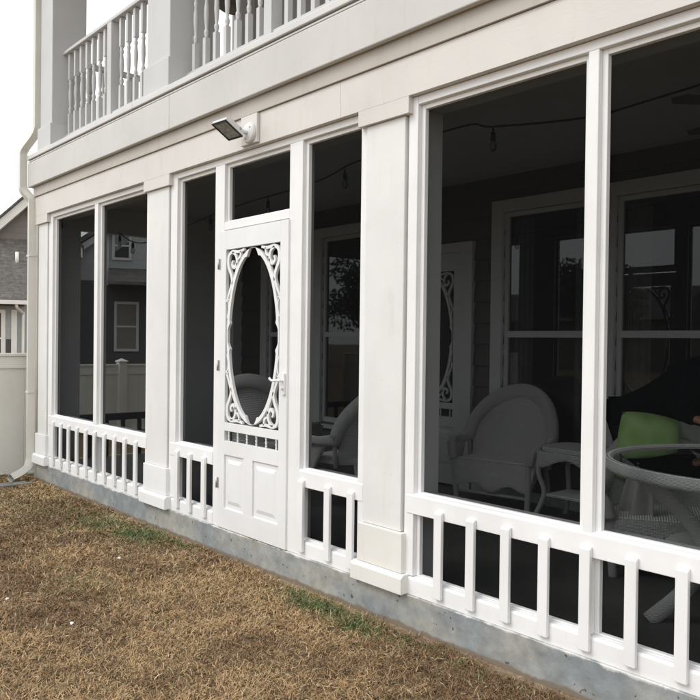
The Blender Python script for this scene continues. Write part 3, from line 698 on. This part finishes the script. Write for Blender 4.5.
# one continuous body: trunk, neck, head, legs, arms and hands with five fingers each
BV = [(W_(-2.79, 2.0, 1.02), .13), (W_(-2.61, 1.93, 1.11), .125), (W_(-2.40, 1.86, 1.24), .14), (W_(-2.24, 1.80, 1.33), .11), (W_(-2.15, 1.775, 1.385), .058), (W_(-2.085, 1.75, 1.425), .075), (W_(-2.02, 1.72, 1.45), .098), (W_(-1.965, 1.70, 1.462), .085)]
BE = [(k, k+1) for k in range(7)]
def limb(start, pts):
    a = start
    for p, r in pts: BV.append((W_(*p), r)); BE.append((a, len(BV)-1)); a = len(BV)-1
    return a
for sy, sh, el, wr, dv in ((-1, (-2.25, 1.645, 1.30), (-2.34, 1.60, 1.09), (-2.19, 1.55, 1.045), Vector((.93, -.30, -.20))), (1, (-2.20, 1.965, 1.33), (-2.06, 2.0, 1.11), (-1.93, 1.92, 1.04), Vector((.85, -.45, -.28)))):
    e = limb(3, [(sh, .068), (el, .045), (wr, .027)])
    dv.normalize(); sd_ = dv.cross(Vector((0, 0, 1))).normalized()*sy*-1; w0 = Vector(wr)
    pm_ = limb(e, [(tuple(w0+dv*.05), (.030, .016)), (tuple(w0+dv*.085), (.034, .014))])
    for k, (off, L_) in enumerate(((-.030, .066), (-.010, .078), (.011, .073), (.030, .058))):
        b0 = w0+dv*.095+sd_*off
        limb(pm_, [(tuple(b0), .0095), (tuple(b0+dv*L_*.55+Vector((0, 0, -.012))), .0085), (tuple(b0+dv*L_*.9+Vector((0, 0, -.034))), .007)])
    limb(e, [(tuple(w0+dv*.035+sd_*-.030), .011), (tuple(w0+dv*.07+sd_*-.052+Vector((0, 0, -.012))), .0095), (tuple(w0+dv*.095+sd_*-.054+Vector((0, 0, -.03))), .008)])
for sy in (-1, 1):
    limb(0, [((-2.80, 2.0+sy*.085, .92), .085), ((-2.765, 2.0+sy*.09, .62), .058), ((-2.80, 2.0+sy*.09, .30), .040), ((-2.80, 2.0+sy*.09, .245), .036), ((-2.69, 2.0+sy*.095, .225), .030)])
M['skin'] = flat('skin', (.40, .20, .13), .5, var=.08); M['hair'] = flat('dark_hair', (.03, .02, .015), .6); M['trousers'] = flat('dark_trousers', (.008, .009, .014), .9)
body = skin('body', M['skin'], PE, BV, BE)
shirt = skin('sweatshirt', M['navy'], PE, [(W_(-2.86, 2.02, .985), .155), (W_(-2.77, 1.99, 1.035), (.175, .165)), (W_(-2.60, 1.93, 1.10), (.18, .165)), (W_(-2.40, 1.86, 1.245), .182), (W_(-2.25, 1.80, 1.335), .15), (W_(-2.16, 1.78, 1.385), .075),
    (W_(-2.25, 1.645, 1.30), .095), (W_(-2.34, 1.60, 1.09), .066), (W_(-2.20, 1.553, 1.048), .045), (W_(-2.20, 1.965, 1.33), .095), (W_(-2.06, 2.0, 1.11), .066), (W_(-1.94, 1.925, 1.045), .045)],
    [(0, 1), (1, 2), (2, 3), (3, 4), (4, 5), (4, 6), (6, 7), (7, 8), (4, 9), (9, 10), (10, 11)], 1)
skin('trousers', M['trousers'], PE, [(W_(-2.80, 2.0, 1.0), .15)]+[(W_(x, 2.0+sy*d_, z), r_) for sy in (-1, 1) for x, d_, z, r_ in ((-2.80, .088, .90, .105), (-2.765, .092, .62, .080), (-2.80, .092, .27, .068))], [(0, 1), (1, 2), (2, 3), (0, 4), (4, 5), (5, 6)])
for sy in (-1, 1):
    sh_ = MB(); sh_.lathe([(.03, 0), (.048, .004), (.050, .03), (.040, .06), (.0, .07)], (0, 0, 0), 14); so_ = sh_.build('shoe', M['wire'], PE); so_.location = W_(-2.735, 2.0+sy*.095, FL+.001); so_.scale = (2.4, .95, 1.1)
hb = MB(); hb.grid(lambda u, v: (.112*math.cos(u*2*math.pi)*math.sin(v*1.62), .102*math.sin(u*2*math.pi)*math.sin(v*1.62), .112*math.cos(v*1.62)+.01*math.sin(u*14*math.pi)*v), 20, 10)
ho_ = hb.build('hair', M['hair'], PE, solid=.012, fix=False); ho_.location = W_(-2.035, 1.727, 1.468); ho_.rotation_euler = Vector((-.72, .22, .65)).to_track_quat('Z', 'Y').to_euler()
fd = Vector((.72, -.25, -.65)).normalized(); fs_ = fd.cross(Vector((0, 0, 1))).normalized(); fu = fs_.cross(fd); hc = Vector((-2.0, 1.715, 1.455))
fm = MB(); nb_p = hc+fd*.080
fm.add([nb_p+fu*.03, nb_p-fu*.018-fs_*.016, nb_p-fu*.018+fs_*.016, nb_p-fu*.012+fd*.026], [(0, 1, 3), (0, 3, 2), (1, 2, 3), (0, 2, 1)]); fm.v = [tuple(Vector(p)-PB) for p in fm.v]
fm.build('nose', M['skin'], PE, .004)
for q_ in (-1, 1):
    e_ = MB().lathe([(.0, -.011), (.008, -.007), (.009, 0), (.007, .006), (0, .009)], (0, 0, 0), 10).build('eye', M['hair'], PE); e_.location = hc+fd*.070+fs_*.028*q_+fu*.022-PB
    r_e = MB().lathe([(.0, -.012), (.018, -.006), (.020, .006), (0, .010)], (0, 0, 0), 10).build('ear', M['skin'], PE); r_e.location = hc+fs_*.082*q_-fd*.01-PB; r_e.scale = (.6, .5, 1.5)
mo = MB().lathe([(.0, -.004), (.018, -.002), (.018, .002), (0, .004)], (0, 0, 0), 10).build('mouth', M['brownshade'], PE); mo.location = hc+fd*.076-fu*.042-PB

PL = empty('pillow', (-2.40, 1.53, FL+.40)); tag(PL, 'plump green leaf print pillow on the armchair behind the glass table', 'pillow')
pm = MB(); pm.grid(lambda u, v: tuple((.175*(2*u-1)*(1-.08*(2*v-1)**2), -.09*((1-(2*u-1)**4)*(1-(2*v-1)**4))**.6, .21*(2*v-1)*(1-.08*(2*u-1)**2))), 16, 16); pm.grid(lambda u, v: tuple((.175*(2*u-1)*(1-.08*(2*v-1)**2), .09*((1-(2*u-1)**4)*(1-(2*v-1)**4))**.6, .21*(2*v-1)*(1-.08*(2*u-1)**2))), 16, 16)
po = pm.build('cover', M['green'], PL); po.location = (0, 0, .26); po.rotation_euler = (R(-14), R(8), R(42))

CL = MB()
CL.grid(lambda u, v: ((-.10-.05*v)*(1-u)*(.25+.75*(1-v))*1.5+.06*u, .05*math.sin(u*9)*(1-v*.7), -.34*(1-v)*(1+.18*math.sin(u*6))), 18, 12)
clo = CL.build('hanging_cloth', M['grey_cloth'], None, solid=.004, fix=False); clo.location = (-2.26, 1.22, .80); tag(clo, 'grey cloth hanging below the rim of the glass topped table', 'cloth')

FN = empty('ceiling_fan', (-1.55, 1.30, CEIL)); tag(FN, 'dark ceiling fan under the porch ceiling above the table', 'ceiling fan')
MB().lathe([(.06, 0), (.06, -.03), (.015, -.04), (.015, -.16), (.09, -.17), (.11, -.22), (.08, -.27), (0, -.28)], (0, 0, 0), 18).build('motor', M['fan'], FN)
for k in range(5):
    a = R(72*k+20); m_ = MB(); m_.prism([(.10, -.03), (.18, -.045), (.58, -.065), (.62, 0), (.58, .065), (.18, .045), (.10, .03)], 'z', -.215, -.207); b_ = m_.build('blade', M['fan'], FN); b_.rotation_euler.z = a

# ------------------------------------------------------------------ fences and yard bits
def vinyl_fence(name, label, x, y0, y1, ztop, posts, zb=.0, cap=True):
    t = empty(name, (x, y0, 0)); tag(t, label, 'fence'); L_ = y1-y0
    p = MB(); n = max(1, int(L_/.29)); w = L_/n
    for k in range(n): p.box(-.010, .010, k*w+.002, (k+1)*w-.002, zb, ztop-.14)
    p.build('panel', M['vinyl'], t, .003)
    r_ = MB(); r_.box(-.028, .028, 0, L_, ztop-.035, ztop); r_.box(-.014, .014, 0, L_, ztop-.125, ztop-.035); r_.box(-.028, .028, 0, L_, ztop-.165, ztop-.125); r_.box(-.025, .025, 0, L_, zb+.0, zb+.05)
    r_.build('rail', M['vinyl'], t, .006)
    for yp in posts:
        q_ = MB().box(-.065, .065, yp-y0-.065, yp-y0+.065, zb, ztop+.03).build('post', M['vinyl'], t, .006)
        MB().add([(-.08, yp-y0-.08, ztop+.031), (.08, yp-y0-.08, ztop+.031), (.08, yp-y0+.08, ztop+.031), (-.08, yp-y0+.08, ztop+.031), (0, yp-y0, ztop+.095), (-.08, yp-y0-.08, ztop+.05), (.08, yp-y0-.08, ztop+.05), (.08, yp-y0+.08, ztop+.05), (-.08, yp-y0+.08, ztop+.05)],
                 [(3, 2, 1, 0), (0, 1, 6, 5), (1, 2, 7, 6), (2, 3, 8, 7), (3, 0, 5, 8), (5, 6, 4), (6, 7, 4), (7, 8, 4), (8, 5, 4)]).build('cap', M['vinyl'], q_, .003)
vinyl_fence('vinyl_fence', 'cream white vinyl fence beside the downspout at the house corner', -8.74, -4.5, .32, 1.303, [-2.0, -4.4], -.03)
vinyl_fence('vinyl_fence', 'white vinyl fence with capped posts seen through the far end of the porch', -12, -.6, 9.0, 1.065, [-.5, 2.6, 5.7, 8.8], -.02)
ed = MB(); ed.box(-8.15, -8.105, -3, -.16, 0, .03); ed.box(-8.04, -7.985, -3, -.14, 0, .035); ed.box(-8.105, -8.04, -3, -.15, 0, .008)
tag(ed.build('metal_channel', M['metal'], None, .004), 'grey metal channel lying on the ground below the downspout outlet', 'metal channel')

# ------------------------------------------------------------------ neighbouring houses
NA = empty('neighbor_house', (-26, 5.7, 0), R(-20)); tag(NA, 'taupe sided house with white rake boards and a grey shingle roof beyond the fence', 'house')
def np_(mb, name, mat, bev=0): return mb.build(name, mat, NA, bev, loc=(26, -5.7, 0))
m_ = MB(); m_.prism([(4.25, 4.0), (7.28, 4.0), (7.28, 4.44), (5.765, 5.96), (4.25, 4.44)], 'x', -36, -26); np_(m_, 'gable_wall', M['taupe'])
m_ = MB()
for s in (-1, 1):
    m_.prism([(5.765, 6.02), (5.765+s*1.62, 4.40), (5.765+s*1.62, 4.07), (5.765, 5.69)], 'x', -26.0, -25.72)
np_(m_, 'rake_board', M['vinyl'])
m_ = MB()
for s in (-1, 1): m_.prism([(5.765, 6.12), (5.765+s*1.66, 4.46), (5.765+s*1.66, 4.38), (5.765, 6.04)], 'x', -36.2, -25.64)
np_(m_, 'roof', M['shingle'])
m_ = MB(); q = [(-26, -8, 4.62), (-23.95, -8, 2.60), (-23.95, 5.80, 2.60), (-26, 6.9, 4.62)]; m_.add(q+[(x, y, z-.1) for x, y, z in q], [(0, 1, 2, 3), (7, 6, 5, 4), (0, 4, 5, 1), (1, 5, 6, 2), (2, 6, 7, 3), (3, 7, 4, 0)]); np_(m_, 'lower_roof', M['shingle'])
m_ = MB(); m_.prism([(-25.99, 4.44), (-25.99, -.5), (-24.4, -.5), (-24.4, 2.75)], 'y', -8, 5.76); np_(m_, 'lower_wall', M['grey_house'])
m_ = MB(); m_.box(-24.4, -24.0, -8, 5.7, 2.42, 2.46); np_(m_, 'soffit', M['brick'])
m_ = MB(); m_.box(-23.95, -23.83, -8, 5.85, 2.45, 2.57); m_.tube(smooth_path([(-23.9, 5.50, 2.45), (-23.95, 5.52, 2.35), (-24.3, 5.66, 2.2), (-24.33, 5.67, 2.05), (-24.33, 5.67, 0)], 4), .045, 8); np_(m_, 'gutter', M['vinyl'])
for yy in (2.6, 3.7, 4.76):
    m_ = MB(); m_.box(-24.42, -24.36, yy-.44, yy-.30, .4, 2.3); m_.box(-24.42, -24.36, yy+.58, yy+.74, .4, 2.3) if yy > 4 else None; m_.box(-24.42, -24.36, yy+.30, yy+.42, .4, 2.3); m_.box(-24.42, -24.36, yy-.30, yy+.30, 2.2, 2.3); m_.box(-24.42, -24.365, yy-.30, yy+.30, 1.42, 1.47)
    w = np_(m_, 'window', M['vinyl']); m_ = MB().box(-24.44, -24.395, yy-.30, yy+.30, .4, 2.2); p_ = m_.build('pane', M['brick'], w)
    if yy > 4: MB().box(-24.44, -24.39, yy+.44, yy+.58, .4, 1.42).build('pane', M['brick'], w)
m_ = MB(); m_.tube([(-25.2, 5.45, 3.7), (-25.2, 5.45, 4.12)], .055, 8); np_(m_, 'vent_pipe', M['vinyl'])

NB = empty('neighbor_house', (-26, 8.4, 0), R(-25)); tag(NB, 'light grey two storey house with a dark lower wall seen through the porch end', 'house')
def nb_(mb, name, mat, bev=0): return mb.build(name, mat, NB, bev, loc=(26, -8.4, 0))
m_ = MB(); m_.prism([(7.0, 3.45), (17.2, 3.45), (17.2, 4.2), (12.1, 7.9), (7.0, 4.2)], 'x', -36, -26); nb_(m_, 'upper_wall', M['grey_house'])
m_ = MB(); m_.box(-36, -26.0, 7.2, 17, -.5, 3.45); nb_(m_, 'lower_wall', M['brick'])
m_ = MB(); m_.prism([(12.1, 8.15), (6.4, 4.02), (6.4, 3.85), (12.1, 7.95)], 'x', -36, -25.6); m_.prism([(12.1, 8.15), (17.8, 4.02), (17.8, 3.85), (12.1, 7.95)], 'x', -36, -25.6); nb_(m_, 'roof', M['shingle'])
m_ = MB(); m_.prism([(12.1, 7.93), (6.45, 3.84), (6.45, 3.60), (12.1, 7.69)], 'x', -25.98, -25.7); nb_(m_, 'rake_board', M['balc'])
m_ = MB(); m_.prism([(-26, 3.9), (-24.6, 3.35), (-24.6, 3.25), (-26, 3.3)], 'y', 8.45, 17); nb_(m_, 'porch_roof', M['shingle'])
m_ = MB(); m_.box(-26.0, -25.93, 8.30, 8.44, 3.3, 5.3); m_.box(-25.1, -24.95, 7.3, 7.45, -.3, 2.55); nb_(m_, 'corner_board', M['balc'])
for y0, y1, z0, z1 in ((8.63, 9.10, 4.26, 5.08), (8.72, 9.36, 1.13, 2.66), (10.8, 11.5, 1.13, 2.66), (10.6, 11.4, 4.3, 5.3)):
    m_ = MB(); q = .09; X0, X1 = -26.0, -25.94
    m_.box(X0, X1, y0-q, y0, z0-q, z1+q); m_.box(X0, X1, y1, y1+q, z0-q, z1+q); m_.box(X0, X1, y0, y1, z1, z1+q); m_.box(X0, X1, y0, y1, z0-q, z0); m_.box(X0, X1-.01, y0, y1, (z0+z1)/2-.03, (z0+z1)/2+.03)
    w = nb_(m_, 'window', M['balc']); MB().box(X0-.01, X0+.03, y0, y1, z0, z1).build('pane', M['glass'] if z0 > 3 else M['room'], w)

# house and trees across the yard: the panes on the porch mirror them
NC = empty('neighbor_house', (-34, -38, 0)); tag(NC, 'low house across the yard mirrored in the porch windows', 'house')
MB().box(-12, 12, -4, 4, -.3, 2.9).build('wall', M['taupe'], NC)
MB().prism([(-4.5, 2.9), (4.5, 2.9), (0, 5.0)], 'x', -12.5, 12.5).build('roof', M['shingle'], NC)
def tree(loc, h, label, seed):
    r_ = np.random.default_rng(seed); t = empty('shade_tree', loc); tag(t, label, 'tree')
    tr_ = MB(); tr_.tube([(0, 0, -.1), (.1, .05, h*.25), (.0, .1, h*.5), (.1, 0, h*.85)], [.3, .22, .16, .03], 8)
    cen = []
    for k in range(14):
        a = r_.uniform(0, 2*math.pi); rr_ = r_.uniform(.4, 1)*h*.32; c = Vector((rr_*math.cos(a), rr_*math.sin(a), h*r_.uniform(.4, .95))); cen.append((c, h*r_.uniform(.10, .18)))
        tr_.tube([(0, .05, h*.3), (c.x*.5, c.y*.5, (h*.3+c.z)/2), c], [.10, .06, .02], 6)
    tr_.build('trunk', M['bark'], t)
    vs = []; fs = []; cl = []
    for c, rad in cen:
        d = r_.normal(size=(260, 3)); d /= np.linalg.norm(d, axis=1)[:, None]; d *= (rad*r_.uniform(.3, 1, 260)**.5)[:, None]
        for q_ in d:
            p = Vector(q_)+c; a = Vector(r_.normal(size=3)).normalized()*.16; b = Vector(r_.normal(size=3)).normalized()*.10; i = len(vs); vs += [p-a, p+b, p+a, p-b]; fs.append((i, i+1, i+2, i+3)); tone = r_.uniform(.6, 1.3); cl += [(.05*tone, .085*tone, .03*tone, 1)]*4
    me = bpy.data.meshes.new('crown'); me.from_pydata(vs, [], fs); at = me.color_attributes.new('tone', 'FLOAT_COLOR', 'POINT'); at.data.foreach_set('color', np.array(cl, dtype=np.float32).ravel()); me.materials.append(M['leaf'])
    o = bpy.data.objects.new('crown', me); COL.objects.link(o); o.parent = t
tree((-38, -26, 0), 7, 'broad green tree left of the low house across the yard', 1)
tree((-22, -27, 0), 5.5, 'small green tree in front of the low house across the yard', 2)
tree((-12, -26, 0), 6.5, 'green tree right of the low house across the yard', 3)

# ------------------------------------------------------------------ lawn: dry turf blades
def lawn():
    n0 = 3200000; x = rng.uniform(-9.6, .6, n0); y = rng.uniform(-6.0, -.015, n0)
    d = np.hypot(x, y+2.834)
    # keep what the camera and a step to its side can see
    f = np.array(fw); r_ = np.array(rt); u_ = np.array(up); P = np.stack([x, y+2.834, -1.468*np.ones(n0)], 1)
    dep = P@f; U_ = (P@r_)/dep; V_ = -(P@u_)/dep
    inview = (np.abs(U_) < .50) & (V_ < .50); keep = (dep > .5) & (np.abs(U_) < 1.1) & (V_ < 1.0) & (inview | (rng.random(n0) < .55)) & (rng.random(n0) < np.clip(1.35*(4.2/d)**1.0, .1, 1))
    bare = np.exp(-((y+.01)/(.035+.02*np.sin(x*3.1)+.012*np.sin(x*11)))**2); keep &= rng.random(n0) > bare*.9
    def vn(sc, ph): 
        s = 0
        for k in range(6):
            a = ph+k*1.9; s = s+np.sin(x*sc*math.cos(a)*(1+.3*k)+y*sc*math.sin(a)*(1+.3*k)+ph*3*k)
        return s/6
    keep &= rng.random(n0) < np.clip(.72+1.0*vn(24, 1.3)+.6*vn(7, 4.4), .22, 1)
    x, y, d = x[keep], y[keep], d[keep]; n = len(x)
    big, mid, fine = vn(1.6, .7), vn(5.0, 2.1), vn(16, .3)
    green = np.zeros(n)
    for cx, cy, rx, ry, w in ((-5.42, -.24, .30, .17, 1.0), (-5.05, -.12, .2, .07, .6), (-6.0, -.30, .40, .18, .45), (-3.62, -.13, .16, .07, .8), (-3.38, -.15, .22, .09, 1.0), (-3.02, -.16, .20, .10, .85), (-2.75, -.12, .22, .07, .5), (-6.4, -.4, .6, .3, .22), (-7.6, -.8, .9, .7, .08), (-2.35, -.12, .4, .08, .25), (-4.6, -1.0, .3, .2, .12)):
        green = np.maximum(green, w*np.exp(-((x-cx)/rx)**2-((y-cy)/ry)**2))
    isg = rng.random(n) < green*np.clip(.75+.9*mid+.6*fine, .1, 1.25)+.006
    t = np.clip(.47+.95*big+.8*mid+.5*fine+rng.normal(0, .30, n), 0, 1)[:, None]
    c = np.array((.22, .124, .058))*(1-t)+np.array((.54, .365, .185))*t
    pale = rng.random(n) < .06; c[pale] = np.array((.60, .50, .32))*rng.uniform(.75, 1.1, (pale.sum(), 1))
    drk = rng.random(n) < .16; c[drk] = np.array((.085, .048, .024))
    olive = rng.random(n) < .10+.25*np.clip((-x-5.2)/3, 0, 1); c[olive] = c[olive]*.5+np.array((.15, .145, .05))*.5
    c[isg] = np.array((.105, .138, .042))*rng.uniform(.5, 1.55, (isg.sum(), 1))
    h = .009+.05*rng.beta(1.3, 3.2, n)*(1+.35*mid); h[isg] *= 1.15
    az = rng.uniform(0, 2*math.pi, n); lean = rng.uniform(.6, 1.55, n); lean[isg] *= .75
    w = rng.uniform(.0007, .0018, n)*np.clip(d/3.6, 1, 2.2)
    dx, dy = np.cos(az), np.sin(az); px, py = -dy, dx
    sx, cz = np.sin(lean), np.cos(lean)
    z0 = rng.uniform(-.004, .012, n)
    base = np.stack([x, y, z0], 1); side = np.stack([px*w, py*w, rng.uniform(-1, 1, n)*w], 1)
    midp = base+np.stack([dx*h*.5*sx*.8, dy*h*.5*sx*.8, h*.55*cz], 1); tip = base+np.stack([dx*h*sx*1.25, dy*h*sx*1.25, h*np.maximum(cz*.95, .08)], 1)
    V = np.stack([base-side, base+side, midp+side*.85, midp-side*.85, tip], 1).reshape(-1, 3)
    me = bpy.data.meshes.new('lawn_grass'); me.vertices.add(5*n); me.vertices.foreach_set('co', V.astype(np.float32).ravel())
    i0 = np.arange(n)*5; loops = np.stack([i0, i0+1, i0+2, i0+3, i0+3, i0+2, i0+4], 1).ravel(); me.loops.add(7*n); me.loops.foreach_set('vertex_index', loops.astype(np.int32))
    me.polygons.add(2*n); ls = np.stack([np.arange(n)*7, np.arange(n)*7+4], 1).ravel(); me.polygons.foreach_set('loop_start', ls.astype(np.int32))
    me.update(calc_edges=True)
    at = me.color_attributes.new('tone', 'FLOAT_COLOR', 'POINT'); cc = np.concatenate([c, np.ones((n, 1))], 1); at.data.foreach_set('color', np.repeat(cc, 5, 0).astype(np.float32).ravel())
    me.materials.append(M['blade']); o = bpy.data.objects.new('lawn_grass', me); COL.objects.link(o); tag(o, 'dry brown lawn grass with a few green patches along the slab', 'grass', kind='stuff'); print('blades', n)
lawn()
for (x, y, lab) in ((-3.911, -1.314, 'white scrap of litter on the brown lawn, nearest of three'), (-4.499, -1.448, 'white scrap of litter at the left edge of the brown lawn'), (-4.897, -.623, 'white scrap of litter just below the larger green grass patch')):
    m_ = MB(); vs = [(random.uniform(.6, 1)*.013*math.cos(a), random.uniform(.6, 1)*.011*math.sin(a), random.uniform(.01, .02)) for a in [k*math.pi/4 for k in range(8)]]
    m_.add(vs+[(0, 0, .022)], [(k, (k+1) % 8, 8) for k in range(8)]); o = m_.build('litter_scrap', M['litter'], None, solid=.004); o.location = (x, y, .018); tag(o, lab, 'litter', 'litter scraps on the lawn')
